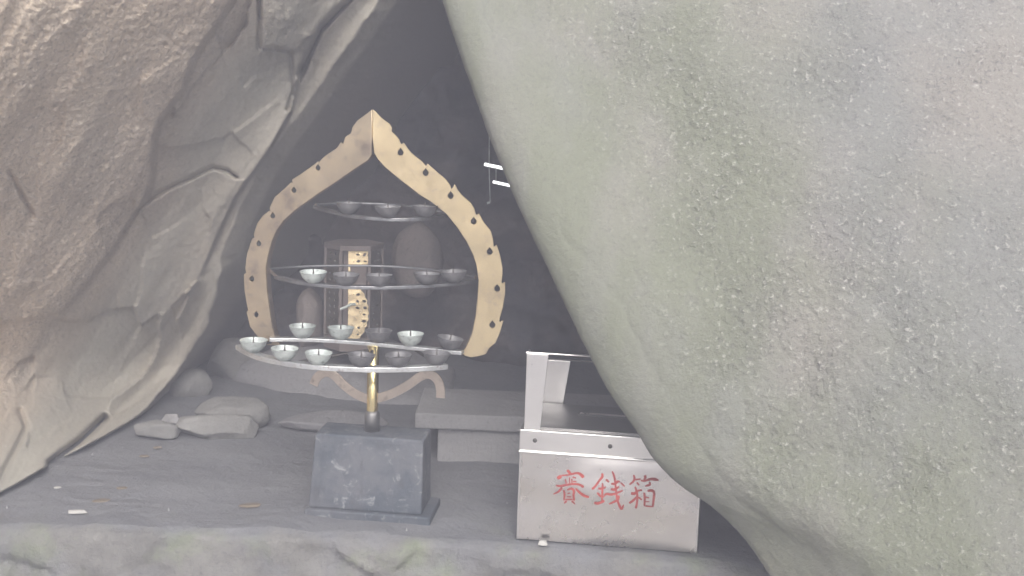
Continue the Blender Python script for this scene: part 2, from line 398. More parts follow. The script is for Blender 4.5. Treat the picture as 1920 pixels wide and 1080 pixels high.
# ------------------------------------------------------------------ left boulder (leaning, layered)
px = np.concatenate([np.linspace(-900, -60, 40), np.arange(-56, 790, 3.0), np.linspace(800, 1250, 40)])
py = np.concatenate([np.linspace(-1000, -60, 50), np.arange(-56, 960, 3.0), np.linspace(970, 1250, 20)])
X, Yp = np.meshgrid(px, py, indexing='ij')
E3 = sitp(Yp, [(-1000, 1500), (-200, 880), (0, 712), (130, 622), (300, 498), (430, 430), (520, 410), (600, 395), (700, 335), (760, 278), (798, 243), (812, 205), (840, 150), (880, 75), (930, -8), (1000, -140), (1250, -500)])
wob = 9 * fbm(np.stack([X * 0, Yp * 0.02, X * 0 + 5], -1), 3)
d = X - E3
d = d + wob * np.exp(-(d / 45.0) ** 2)
Ye = sitp(Yp, [(-1000, 1.0), (-200, 0.36), (0, 0.28), (300, 0.40), (520, 0.60), (600, 0.75), (700, 0.86), (760, 0.72), (800, 0.50), (860, 0.14), (930, -0.10), (1000, -0.30), (1250, -0.5)], 40.0)
gl = sitp(-d, [(0, 0), (30, 0.012), (100, 0.06), (200, 0.19), (350, 0.39), (600, 0.66), (1000, 0.92), (2000, 1.3)])
hu = itp(d, [(0, 0), (35, 0.10), (90, 0.42), (200, 1.2), (700, 3.4)])
hl = itp(d, [(0, 0), (6, 0.10), (18, 0.30), (45, 0.7), (120, 1.4), (500, 3.2)])
k = sstep(Yp, 470, 620)
Yl = Ye - np.where(d < 0, gl, 0) + np.where(d > 0, hu * (1 - k) + hl * k, 0)
E1 = itp(Yp, [(-1000, 900), (-100, 500), (0, 437), (115, 362), (165, 345), (225, 301), (260, 290), (345, 285), (385, 268), (425, 243), (535, 163), (620, 85), (760, 0), (900, -100), (1250, -400)]) + wob * 0.5
a1 = itp(Yp, [(-1000, 0.15), (-100, 0.14), (300, 0.12), (430, 0.08), (600, 0.03), (760, 0.0)])
Yl += a1 * sstep(X - E1, -8, 8) - 0.35 * a1 * sstep(X - E1, 10, 240)
E2 = itp(Yp, [(-1000, 1200), (-100, 720), (0, 655), (50, 602), (130, 563), (210, 546), (290, 500), (370, 442), (450, 405), (520, 375), (620, 300), (760, 160)])
a2 = itp(Yp, [(-1000, 0.08), (150, 0.12), (300, 0.08), (520, 0.03), (700, 0.0)])
Yl += a2 * sstep(X - E2, -4, 4) - 0.4 * a2 * sstep(X - E2, 10, 160)
Yl -= 0.045 * sstep(X, 483, 491) * sstep(96 - Yp, -3, 5) * sstep(600 - X, 0, 60)
for pts, dp, wd in (
        ([(236, 432), (262, 392), (285, 370), (318, 352), (350, 338), (398, 314), (425, 318), (444, 332)], 0.06, 2.8),
        ([(18, 322), (40, 362), (62, 405)], 0.035, 4), ([(487, -40), (486, 90), (545, 95), (551, 170), (540, 205)], 0.06, 3.5),
        ([(0, 898), (25, 850), (50, 800), (38, 770)], 0.06, 5), ([(95, 868), (150, 828), (196, 784)], 0.12, 7),
        ([(560, 140), (600, 55), (660, -10)], 0.06, 6)):
    Yl += dp * np.exp(-(pl_dist(X, Yp, pts) / wd) ** 2)
lip = pl_dist(X, Yp, [(262, 392), (318, 352), (398, 314), (444, 332)])
yline = itp(X, [(236, 432), (262, 392), (318, 352), (398, 314), (444, 332)])
Yl -= 0.016 * sstep(Yp - yline, 0, 5) * np.exp(-lip / 45.0) * sstep(X, 236, 262) * sstep(470 - X, 0, 30)
roughA = 1 - 0.8 * sstep(X - E1, -40, 60)
roughA = np.maximum(roughA, 0.9 * sstep(X, 483, 491) * sstep(96 - Yp, -3, 5) * sstep(600 - X, 0, 60))
ca, sa = math.cos(R(31)), math.sin(R(31))
U = (X * ca + Yp * sa) * 0.00125; V = (-X * sa + Yp * ca) * 0.00125     # across / along the bedding
st = np.stack([U * 9, V * 2.2, U * 0], -1)
inner = sstep(150 - d, 0, 150)
Yl += inner * (0.035 * fbm(st, 4) + 0.022 * fbm(np.stack([U * 5, V * 4, U * 0 + 8], -1), 4))
fr = np.random.default_rng(12)                 # flat fracture planes: each cell takes the plane that fits it
ns = 330; fsx, fsy = fr.uniform(-880, 900, ns), fr.uniform(-300, 1000, ns)
gx_ = np.gradient(Yl, axis=0) / np.gradient(X, axis=0); gy_ = np.gradient(Yl, axis=1) / np.gradient(Yp, axis=1)
ii = np.clip(np.searchsorted(px, fsx), 3, len(px) - 4); jj = np.clip(np.searchsorted(py, fsy), 3, len(py) - 4)
wxp = X + 16 * fbm(np.stack([X * 0.012, Yp * 0.012, X * 0 + 2], -1), 3); wyp = Yp + 16 * fbm(np.stack([X * 0.012, Yp * 0.012, X * 0 + 12], -1), 3)
us, vs2 = fsx * ca + fsy * sa, -fsx * sa + fsy * ca
uu, vv2 = wxp * ca + wyp * sa, -wxp * sa + wyp * ca
best = np.full(X.shape, 1e18); ci = np.zeros(X.shape, int)
for q_ in range(ns):
    dd = ((uu - us[q_]) * 2.0) ** 2 + (vv2 - vs2[q_]) ** 2
    m_ = dd < best; best = np.where(m_, dd, best); ci = np.where(m_, q_, ci)
sm = lambda a_: np.array([a_[max(0, i_ - 9):i_ + 10, max(0, j_ - 9):j_ + 10].mean() for i_, j_ in zip(ii, jj)])
y0s, gxs, gys = sm(Yl), np.clip(sm(gx_), -0.004, 0.004) + fr.uniform(-0.00028, 0.00028, ns), np.clip(sm(gy_), -0.003, 0.003) + fr.uniform(-0.00022, 0.00022, ns)
plane = y0s[ci] + gxs[ci] * (X - fsx[ci]) + gys[ci] * (Yp - fsy[ci])
wf = inner * sstep(-d, 5, 60) * np.where(np.abs(plane - Yl) < 0.09, 1, 0) * (0.22 + 0.30 * (1 - roughA))
Yl = Yl + wf * (plane - Yl)
pit = fbm(np.stack([X * 0.10, Yp * 0.10, X * 0], -1), 3, 0.62)
Yl += roughA * 0.0068 * pit + (1 - roughA) * 0.0026 * pit
Yl += 0.003 * roughA * np.maximum(0, ridged(np.stack([U * 22, V * 15, U * 0 + 4], -1), 2) - 0.9)
Pl = PYn(X, Yp, Yl)
lich = np.clip(0.85 * sstep(X - E1, -60, 120) + 0.35 * fbm(np.stack([U * 6, V * 3, U * 0], -1), 4), 0, 1)
tone = np.clip(0.5 + 0.8 * fbm(np.stack([U * 4, V * 2.5, U * 0 + 31], -1), 5) + 0.9 * fbm(np.stack([U * 17, V * 1.6, U * 0 + 44], -1), 4) * (1 - 0.7 * roughA), 0, 1)
bl = tag(grid_mesh('leaning_boulder', Pl, M['rock_left'], {'chip': roughA, 'lichen': lich, 'tone': tone}), 'huge leaning granite boulder with layered pinkish faces on the left of the cave', 'boulder')

# ------------------------------------------------------------------ right boulder (smooth, rounded, lichen grey)
sil = [(760, -330, 0.10), (790, -160, 0.04), (830, 0, -0.04), (868, 110, -0.09), (908, 225, -0.14), (958, 350, -0.20), (1003, 450, -0.24), (1050, 548, -0.28), (1100, 652, -0.32),
       (1150, 745, -0.36), (1192, 806, -0.385), (1232, 868, -0.41), (1288, 918, -0.43), (1330, 945, -0.45), (1372, 982, -0.47), (1412, 1032, -0.50), (1446, 1080, -0.53), (1480, 1130, -0.56), (1500, 1250, -0.62)]
SP = [PY(*s_) for s_ in sil]
zz = np.array([p.z for p in SP])[::-1]; sx_ = np.array([p.x for p in SP])[::-1]; sy_ = np.array([p.y for p in SP])[::-1]
def smooth_interp(z, zk, vk):                 # catmull style cubic through the traced edge
    from_ = np.gradient(vk, zk); i = np.clip(np.searchsorted(zk, z) - 1, 0, len(zk) - 2)
    h = zk[i + 1] - zk[i]; t = np.clip((z - zk[i]) / h, 0, 1)
    return (2*t**3-3*t**2+1)*vk[i] + (t**3-2*t**2+t)*h*from_[i] + (-2*t**3+3*t**2)*vk[i+1] + (t**3-t**2)*h*from_[i+1]
zrow = np.concatenate([np.linspace(-0.72, -0.25, 24), np.arange(-0.245, 1.20, 0.0042), np.linspace(1.21, 2.4, 60)])
ext = np.clip(zrow, zz[0], zz[-1])
xr = smooth_interp(ext, zz, sx_); yr = smooth_interp(ext, zz, sy_)
over = np.clip(zrow - zz[-1], 0, None); xr = xr - 0.12 * over + 0.45 * over ** 2; yr = yr + 0.35 * over
xr = xr + np.clip(zz[0] - zrow, 0, None) * 0.05
cs = [(1.1, 2.6), (0.45, 1.5), (0.17, 0.75), (0.05, 0.32), (0.012, 0.12), (0.0, 0.0), (0.004, -0.014), (0.016, -0.030), (0.05, -0.055), (0.15, -0.095), (0.36, -0.16), (0.62, -0.25), (1.0, -0.32), (1.4, -0.34), (1.9, -0.20), (2.4, 0.3), (2.6, 1.2)]
cl = np.concatenate([[0], np.cumsum([math.dist(a, b) for a, b in zip(cs[:-1], cs[1:])])])
cn = np.array([c[0] for c in cs]); cm = np.array([c[1] for c in cs])
sfine = np.concatenate([np.linspace(0, cl[3], 24)[:-1], np.arange(cl[3], cl[13], 0.0042), np.linspace(cl[13], cl[-1], 30)[1:]])
nn = smooth_interp(sfine, cl, cn); mm = smooth_interp(sfine, cl, cm)
vd = np.stack([xr - CPOS.x, yr - CPOS.y], -1); vd /= np.linalg.norm(vd, axis=1)[:, None]
tx, ty = vd[:, 0], vd[:, 1]; rx2, ry2 = ty, -tx
A, B = np.meshgrid(np.arange(len(zrow)), np.arange(len(sfine)), indexing='ij')
wx = xr[A] + rx2[A] * nn[B] + tx[A] * mm[B]
wy = yr[A] + ry2[A] * nn[B] + ty[A] * mm[B]
wz = zrow[A] + 0 * wx
front = sstep(nn[B], 0.02, 0.4) * (mm[B] < 0.05)
wy = wy + front * (0.24 * (wz - 0.35))- front * 0.55 * np.clip(0.34 - wz, 0, 0.7)   # face leans back, the foot swells forward
Pr = np.stack([wx, wy, wz], -1)
amp = 0.30 + 0.70 * sstep(nn[B], 0.0, 0.30)
big = fbm(Pr * [2.0, 2.0, 1.4], 3)
pit = fbm(Pr * [46, 46, 62], 4, 0.65)
cl_ = sstep(fbm(Pr * 6 + 3, 3), -0.15, 0.35)
grain = sstep(nn[B] + 0.12 * fbm(Pr * 3 + 60, 3), 0.12, 0.42)
Nrm = np.cross(np.gradient(Pr, axis=0), np.gradient(Pr, axis=1)); Nrm /= np.maximum(np.linalg.norm(Nrm, axis=-1, keepdims=True), 1e-9)
disp = amp * 0.020 * big + (0.0010 + 0.0052 * grain * (0.5 + 0.5 * cl_)) * pit + 0.008 * amp * fbm(Pr * 9, 3)
disp = disp - (0.0020 * np.exp(-((nn[B] - 0.105 - 0.10 * fbm(Pr * 3 + 80, 4)) / 0.008) ** 2) - 0.0015 * np.exp(-((nn[B] - 0.135 - 0.10 * fbm(Pr * 3 + 80, 4)) / 0.02) ** 2)) * np.clip(0.5 + 1.5 * fbm(Pr * 3 + 90, 3), 0, 1)
lower = sstep(0.16 - wz, 0, 0.28) * sstep(nn[B], -0.01, 0.02)
disp = disp + 0.012 * lower * fbm(Pr * 26 + 30, 4)
Pr = Pr + Nrm * disp[..., None] * np.sign(-(Nrm[..., 1:2].mean()) or 1)
streak = fbm(Pr * [3.4, 3.4, 1.0] + 17, 5, 0.6)
lich = np.clip(1.05 - 0.95 * sstep(nn[B] + 0.2 * fbm(Pr * 2.5 + 40, 3), 0.45, 1.0) + 0.4 * lower, 0, 1) * np.clip(0.80 + 1.1 * streak, 0, 1)
tone = np.clip(0.5 + 1.4 * fbm(Pr * [3, 3, 1.6] + 5, 5), 0, 1)
br = tag(grid_mesh('rounded_boulder', Pr, M['rock_right'], {'chip': np.clip(0.12 + grain * (0.50 + 0.45 * cl_), 0, 1), 'lichen': lich, 'tone': tone, 'moss': np.clip(lower * (0.35 + 1.6 * fbm(Pr * 7 + 70, 4)) * 0.9, 0, 0.85)}), 'massive smooth grey-green boulder filling the right side, in front of the steel box', 'boulder')

# ------------------------------------------------------------------ loose stones
def stone(name, px0, px1, py0, py1, Y, seed, mat, label, depth=1.0, flat=2.4, group=None, rough=0.09, cat='stone', fac=16):
    s = ((1.0 if Y is None else Y) - CPOS.y) / F
    if Y is None: Y = PZ((px0 + px1) / 2, py1 - 3, 0.0).y + depth * 0.25 * ((px1 - px0) + (py1 - py0)) / 2 * s
    c = PY((px0 + px1) / 2, (py0 + py1) / 2, Y); s = (Y - CPOS.y) / F
    ax, az = (px1 - px0) / 2 * s, (py1 - py0) / 2 * s; ay = depth * 0.5 * (ax + az)
    bm = bmesh.new(); bmesh.ops.create_icosphere(bm, subdivisions=4, radius=1)
    v = np.array([x.co for x in bm.verts]); q = (np.abs(v) ** flat).sum(-1) ** (1 / flat); v = v / q[:, None]
    rr = np.random.default_rng(seed); o3 = rr.uniform(0, 50, 3)
    for _ in range(fac):                      # break it with flat facets
        nrm = rr.normal(size=3); nrm /= np.linalg.norm(nrm); dd = rr.uniform(0.66, 0.95)
        ex = np.maximum(v @ nrm - dd, 0); v = v - 0.97 * ex[:, None] * nrm
    v = v * (1 + rough * fbm(v * 1.3 + o3, 4)[:, None] + 0.03 * fbm(v * 6 + o3, 3)[:, None])
    v = v * [ax, ay, az]
    for x, co in zip(bm.verts, v): x.co = co
    me = bpy.data.meshes.new(name); bm.to_mesh(me); bm.free()
    me.polygons.foreach_set('use_smooth', np.ones(len(me.polygons), bool)); me.materials.append(mat)
    o = bpy.data.objects.new(name, me); COL.objects.link(o); o.location = c
    return tag(o, label, cat, group)
ST = M['stone']
LZ = PY(662, 632, 1.10).z                      # height of the bank that carries the lantern
bank = stone('stone_bank', 400, 860, 640, 790, 1.30, 11, M['stone_dark'], 'long low grey rock bank at the back of the cave behind the candle stand', 1.35, 5.0, rough=0.05, cat='rock')
stone('stone', 316, 404, 690, 776, 0.98, 1, ST, 'round grey stone wedged under the leaning boulder', 0.9)
stone('stone', 378, 492, 628, 728, 1.22, 2, ST, 'larger rounded stone at the top of the pile beside the leaning boulder', 0.8)
stone('stone', 362, 512, 742, 806, None, 3, ST, 'broad stone in the middle of the pile, above the flat pale one', 0.9)
stone('stone', 330, 494, 776, 826, None, 4, ST, 'flat pale stone at the foot of the pile on the ledge', 0.8, 3.0)
stone('stone', 240, 338, 786, 826, None, 5, ST, 'low flat stone at the left end of the pile, touching the boulder', 0.9, 3.0)
stone('stone', 300, 348, 774, 804, None, 6, M['slab'], 'smallest pale chip of stone in the pile', 0.9)
stone('stone', 492, 735, 774, 818, None, 7, M['stone_dark'], 'long flat stone behind the cement plinth of the candle stand', 0.6, 4.5, rough=0.05)
stone('rock_knob', 735, 832, 415, 560, 1.40, 8, M['stone_brown'], 'oval brown-grey rock standing behind the right side of the brass hoop', 0.8, 2.0, rough=0.10, cat='rock', fac=2)
stone('rock_knob', 555, 606, 540, 660, 1.28, 9, M['stone_brown'], 'narrow brown rock standing left of the openwork lantern', 0.9, rough=0.12, cat='rock', fac=3)

# ------------------------------------------------------------------ stone bench behind
BF = Frame(PZ(872, 866, 0.0), R(-1.0))
tb = BF.Y(778, 774, -0.02); te = BF.Y(980, 781, -0.02); tl = BF.Y(778, 803, -0.02)
bench = tag(empty('stone_bench', BF.o, BF.rz), 'low stone bench slab at the back, between the candle stand and the steel box', 'bench')
MB().box(tb.x, te.x + 0.35, -0.02, 0.26, tl.z, tb.z).build('slab', M['slab'], bench, 0.004)
MB().box(BF.Y(820, 840, 0).x, te.x + 0.28, 0.0, 0.22, -0.03, tl.z).build('support', M['slab'], bench, 0.004)

# ------------------------------------------------------------------ candle stand
SF = Frame((PY(698.5, 750, -0.055).x, -0.055, 0.0), R(-6.1))
stand = tag(empty('candle_stand', SF.o, SF.rz), 'brass candle stand with a pointed flame-shaped hoop and ring shelves on a cement plinth', 'candle stand')
# plinth
MB().box(SF.Y(570, 975, -0.075).x, SF.Y(806, 975, -0.075).x, -0.075, 0.075, -0.01, 0.020).build('plinth_foot', M['cement'], stand, 0.004)
fl, fr = SF.Y(577, 958, -0.064), SF.Y(790, 972, -0.064)
tl_, tr_ = SF.Y(591, 813, -0.052), SF.Y(794, 825, -0.052)
zt = (tl_.z + tr_.z) / 2
pl = MB().hexa([(fl.x, -0.064, 0.020), (fr.x, -0.064, 0.020), (fr.x, 0.064, 0.020), (fl.x, 0.064, 0.020), (tl_.x, -0.052, zt), (tr_.x, -0.052, zt), (tr_.x, 0.052, zt), (tl_.x, 0.052, zt)]).build('plinth', M['cement'], stand, 0.005)
MB().lathe([(0.0, zt), (0.018, zt), (0.018, zt + 0.042), (0.0142, zt + 0.05), (0, zt + 0.05)], 24).build('sleeve', M['steel_dull'], stand)
ZB, ZF = SF.Y(700, 645, 0.0).z, SF.Y(690, 694, -0.15).z     # heights of the bottom shelf arcs
MB().lathe([(0.0138, zt + 0.045), (0.0138, ZB - 0.004), (0.0, ZB - 0.004)], 32).build('pole', M['brass_shiny'], stand)

# hoop: two cut brass plates meeting in a forward ridge
RH = [(699.5,206.5),(715.5,221.7),(730.8,232.8),(735,239.7),(734.4,246.7),(743,255),(748,262),(750.5,269),(753,271.5),(756.7,268.4),(763,277),(771,287),(781,295),(790.5,302),(796.7,309),(798.9,313),(801.7,307.6),
 (821,324.4),(835,335.6),(843.3,346.7),(846,354.4),(848,354.4),(852.5,346.5),(858,356),(865.6,366),(875,374),(882,380),(889,391),(891.5,402),(893,403.5),(898,400.4),(907,417.5),(919.7,432.8),(924,448),(925,462),(926.5,463),(931,459.6),
 (937,478),(941.7,500.6),(941.5,517),(939.7,528.3),(941,532),(946.5,529.6),(946.5,550.6),(942.5,575.6),(937,595),(935.6,602),(937.8,603.5),(943,601),(937,622.8),(928.6,642),(916,653),(910.6,663),(896.7,667),(882.8,669),(871.7,666),(866,660),
 (874.4,650.6),(885.6,625.6),(892.5,592),(896,559),(898,528),(893.9,497.8),(888,478),(874.4,450.6),(857.8,425.6),(837.8,400.8),(810,378.6),(785,363),(751.7,337),(724,314),(710,299),(702,285.6),(698.6,258)]
RHO = [(751,286),(798,324),(845,367),(888,415),(918,472),(932,541),(923,609)]
LH = [(698,206.5),(688.5,213.7),(670.4,227),(662,239),(659.6,250),(648.7,257),(645,268),(643,271),(640,267),(632,278.7),(612.6,290.8),(602,301),(600,306),(597,303),(588.6,310),(564.5,327),(549,337),(550,344),(546,343),(535.6,353),(516,370),(507,390),(509,397),(505,396),
 (494.6,404),(484,418),(477,440),(479,446),(474,447),(464.7,475.6),(461,503),(463,512),(458.5,514),(460,545),(465,575.6),(467,583),(463.5,584),(470,611.7),(482.8,628),(496,646),(524,646),(515,630),(510.6,614),(505,575.6),(500.8,542),(498.5,503),(503.6,475.6),(510.6,450.6),(519,431),(532,413),(555,392),(593,365),(629.5,341),(665.6,316),(690,300),(697,290),(698,258)]
LHO = [(597,315),(552,357),(512,405),(486,457),(473,523),(481,590)]
FOLD = 0.16
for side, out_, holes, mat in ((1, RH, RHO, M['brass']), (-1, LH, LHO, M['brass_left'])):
    n = Vector((-FOLD * side, 1, 0)).normalized(); e1 = Vector((1, FOLD * side, 0)).normalized()
    y0 = -0.035
    x0 = SF.Y(698.6, 258, y0).x
    org = Vector((x0, y0, 0)); e2 = Vector((0, 0, 1)); e3 = e1.cross(e2)
    def uv(px_, py_):
        h = SF.hit(px_, py_, org, n) - org; return (h.dot(e1), h.dot(e2))
    loops = [[uv(*p) for p in out_]]
    loops[0] = [(max(u, 0.0008) if side > 0 else min(u, -0.0008), v) for u, v in loops[0]]
    for hx, hy in holes:
        k_ = 1.0 if side > 0 else 0.85
        loops.append([uv(hx + k_ * (6.0 * math.cos(t)), hy + k_ * (6.4 * math.sin(t)) - k_ * (3.2 if abs(t - 4.712) < 0.3 else 0)) for t in [2 * math.pi * q / 12 for q in range(12)]])
    ml = Matrix((( e1.x, e2.x, e3.x, org.x), (e1.y, e2.y, e3.y, org.y), (e1.z, e2.z, e3.z, org.z), (0, 0, 0, 1)))
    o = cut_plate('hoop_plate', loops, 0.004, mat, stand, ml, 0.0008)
    # inner flange, a strip standing back from the inner edge
    i0 = 57 if side > 0 else 40
    inn = [uv(*p) for p in out_[i0:-1]]
    path = [Vector((u, v, -0.012)) for u, v in inn]
    MB().strip(path, lambda t: (0, 0, 1), 0.018, 0.002).build('inner_flange', M['brass_dull'], o)
    def on_plate(px_, py_): return SF.hit(px_, py_, org, n)
    if side > 0: onR = on_plate
    else: onL = on_plate

# scroll arms under the bottom shelf
def ribbon_px(name, pts, y, wpx, mat):
    path = [SF.Y(a, b, y) for a, b in pts]; s = 3.0 / F
    fine = []
    for i in range(len(path) - 1):
        p0, p1, p2, p3 = path[max(i-1,0)], path[i], path[i+1], path[min(i+2, len(path)-1)]
        for q in range(6):
            t = q / 6; fine.append(0.5 * ((2*p1) + (p2-p0)*t + (2*p0-5*p1+4*p2-p3)*t*t + (3*p1-p0-3*p2+p3)*t**3))
    fine.append(path[-1])
    return MB().strip(fine, lambda t: t.cross(Vector((0, 1, 0))), wpx * s, 0.006).build(name, mat, stand, 0.001)
ribbon_px('scroll_arm', [(700, 749), (735, 738), (765, 722), (788, 706), (806, 702), (820, 712), (826, 730), (826, 746)], 0.0, 17, M['brass_dull'])
ribbon_px('scroll_arm', [(697, 751), (668, 739), (645, 722), (628, 705), (612, 698), (596, 706), (588, 722)], 0.0, 17, M['brass_dull'])

def spline(path, k=8):
    out = []
    for i in range(len(path) - 1):
        p0, p1, p2, p3 = path[max(i-1,0)], path[i], path[i+1], path[min(i+2, len(path)-1)]
        for q in range(k):
            t = q / k; out.append(0.5 * ((2*p1) + (p2-p0)*t + (2*p0-5*p1+4*p2-p3)*t*t + (3*p1-p0-3*p2+p3)*t**3))
    return out + [path[-1]]
ARC = {}
def arc(key, pts, z, wd=0.022, th=0.009, mat='rail', pre=(), post=()):
    path = spline([Vector(p) for p in pre] + [SF.Z(a, b, z) for a, b in pts] + [Vector(p) for p in post])
    ARC[key] = (path, z, th)
    MB().strip(path, lambda t: t.cross(Vector((0, 0, 1))), wd, th).build('ring_shelf', M[mat], stand, 0.0015)
arc('front', [(450, 650), (480, 666), (520, 677), (580, 686), (650, 690.5), (720, 692), (790, 690), (836, 686)], ZF, 0.024, 0.012)
arc('back', [(505, 636), (560, 636), (620, 638), (700, 644), (780, 652), (868, 661)], ZB, mat='rail')
ZM = SF.Y(700, 538, -0.10).z; ZT = SF.Y(740, 411, -0.07).z
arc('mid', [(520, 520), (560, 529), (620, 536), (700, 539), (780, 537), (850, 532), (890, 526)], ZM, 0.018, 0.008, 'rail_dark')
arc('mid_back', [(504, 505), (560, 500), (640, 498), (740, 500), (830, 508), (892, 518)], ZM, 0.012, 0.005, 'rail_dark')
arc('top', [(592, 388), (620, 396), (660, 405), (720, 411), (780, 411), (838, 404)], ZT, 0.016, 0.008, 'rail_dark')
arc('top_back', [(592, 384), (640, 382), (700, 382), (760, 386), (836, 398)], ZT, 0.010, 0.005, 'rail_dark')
# brackets tying the shelves to pole and hoop
for a, b in ((Vector((0, 0, ZB - 0.012)), ARC['front'][0][int(len(ARC['front'][0]) * 0.62)]), (Vector((0, 0, ZB - 0.012)), ARC['front'][0][int(len(ARC['front'][0]) * 0.30)]),
             (ARC['front'][0][2], ARC['back'][0][1]), (ARC['front'][0][-3], ARC['back'][0][-9])):
    MB().tube([a, b - Vector((0, 0, 0.007))], 0.0035, 8).build('bracket', M['iron'], stand)
for key in ('mid', 'top'):
    for e in (0, -1):
        MB().tube([ARC[key][0][e], ARC[key + '_back'][0][e]], 0.0035, 8).build('bracket', M['brass_dull'], stand)

# ------------------------------------------------------------------ candle cups standing on the shelves
def cup(key, px_, rpx, hpx, mat, label, tilt=0.0, spike=True):
    path, z, th = ARC[key]
    best = min(path, key=lambda p: abs(px_of(SF.m @ p) - px_))
    wp = SF.m @ best; s = (wp.y - CPOS.y) / F
    r, h = rpx * s, hpx * s
    o = empty('candle_cup', (wp.x, wp.y, z + th / 2)); o.rotation_euler = (0, R(tilt), random.random() * 6)
    prof_ = [(0.0, 0.0), (0.42 * r, 0.0), (0.46 * r, 0.05 * h), (0.68 * r, 0.22 * h), (0.86 * r, 0.50 * h), (0.97 * r, 0.82 * h), (1.02 * r, 0.97 * h), (1.04 * r, h), (1.0 * r, 1.02 * h), (0.95 * r, 0.96 * h), (0.90 * r, 0.78 * h), (0.78 * r, 0.48 * h), (0.58 * r, 0.25 * h), (0.35 * r, 0.14 * h), (0, 0.12 * h)]
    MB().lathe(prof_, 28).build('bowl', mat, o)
    MB().lathe([(0.0, 0.56 * h), (0.50 * r, 0.54 * h), (0.80 * r, 0.60 * h), (0.80 * r, 0.5 * h), (0.0, 0.3 * h)], 20).build('shade_disc', M['soot'], o)  # added dark disc, gives the bowl its shaded inside
    if spike: MB().lathe([(0.004, 0.10 * h), (0.003, 0.5 * h), (0.0012, 1.28 * h), (0, 1.32 * h)], 8).build('spike', M['iron'], o)
    return tag(o, label, 'cup', 'metal candle cups on the ring shelves')
def px_of(p):
    q = C3.transposed() @ (p - CPOS); return 960 - F * q.x / q.z
random.seed(5)
fr_ = 'tin candle cup on the front bottom shelf, '
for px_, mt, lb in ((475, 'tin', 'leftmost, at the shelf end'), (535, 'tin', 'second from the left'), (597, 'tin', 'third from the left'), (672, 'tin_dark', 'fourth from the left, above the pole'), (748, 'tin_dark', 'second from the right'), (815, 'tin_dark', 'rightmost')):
    cup('front', px_, 26, 23, M[mt], ('bright ' if mt == 'tin' else 'darkened ') + fr_ + lb, tilt=random.uniform(-3, 3))
bk_ = 'tin candle cup on the rear bottom shelf, '
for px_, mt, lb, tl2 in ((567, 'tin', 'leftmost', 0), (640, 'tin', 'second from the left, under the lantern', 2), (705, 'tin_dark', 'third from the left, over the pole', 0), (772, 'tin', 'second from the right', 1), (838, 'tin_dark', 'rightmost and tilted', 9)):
    cup('back', px_, 25, 23, M[mt], ('grey ' if mt == 'tin' else 'darkened ') + bk_ + lb, tl2)
md_ = 'candle cup on the middle shelf, '
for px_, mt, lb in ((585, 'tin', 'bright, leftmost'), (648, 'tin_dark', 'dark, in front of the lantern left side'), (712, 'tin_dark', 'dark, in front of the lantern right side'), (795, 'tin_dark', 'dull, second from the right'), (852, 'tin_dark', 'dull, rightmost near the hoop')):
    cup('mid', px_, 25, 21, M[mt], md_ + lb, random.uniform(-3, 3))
tp_ = 'darkened candle cup on the top shelf, '
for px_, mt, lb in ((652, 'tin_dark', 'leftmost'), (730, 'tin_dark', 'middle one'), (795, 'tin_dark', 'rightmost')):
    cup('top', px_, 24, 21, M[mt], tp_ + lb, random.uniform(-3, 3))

# ------------------------------------------------------------------ openwork lantern behind the stand
s = (1.10 - CPOS.y) / F
LC = PY(662, 632, 1.10); HT = PY(662, 457, 1.10).z - LC.z; RA = 53 * s
lan = tag(empty('openwork_lantern', LC), 'six-sided openwork lantern with one bright gilt fretwork panel, behind the candle stand', 'lantern')
def hexring(r, z): return [(r * math.cos(R(10 - 60 * k)), r * math.sin(R(10 - 60 * k)), z) for k in range(6)]
def prism(r0, z0, r1, z1): return MB().add(hexring(r0, z0) + hexring(r1, z1), [(5,4,3,2,1,0), (6,7,8,9,10,11)] + [(k, (k+1) % 6, 6 + (k+1) % 6, 6 + k) for k in range(6)])
prism(RA * 0.80, 0.0, RA * 0.80, HT - 0.006).build('core', M['wood'], lan)
prism(RA * 1.05, -0.03, RA * 1.05, 0.012).build('base_rim', M['wood'], lan, 0.001)
prism(RA * 1.06, HT - 0.012, RA * 1.06, HT + 0.004).build('top_rim', M['wood'], lan, 0.001)
rl = random.Random(4)
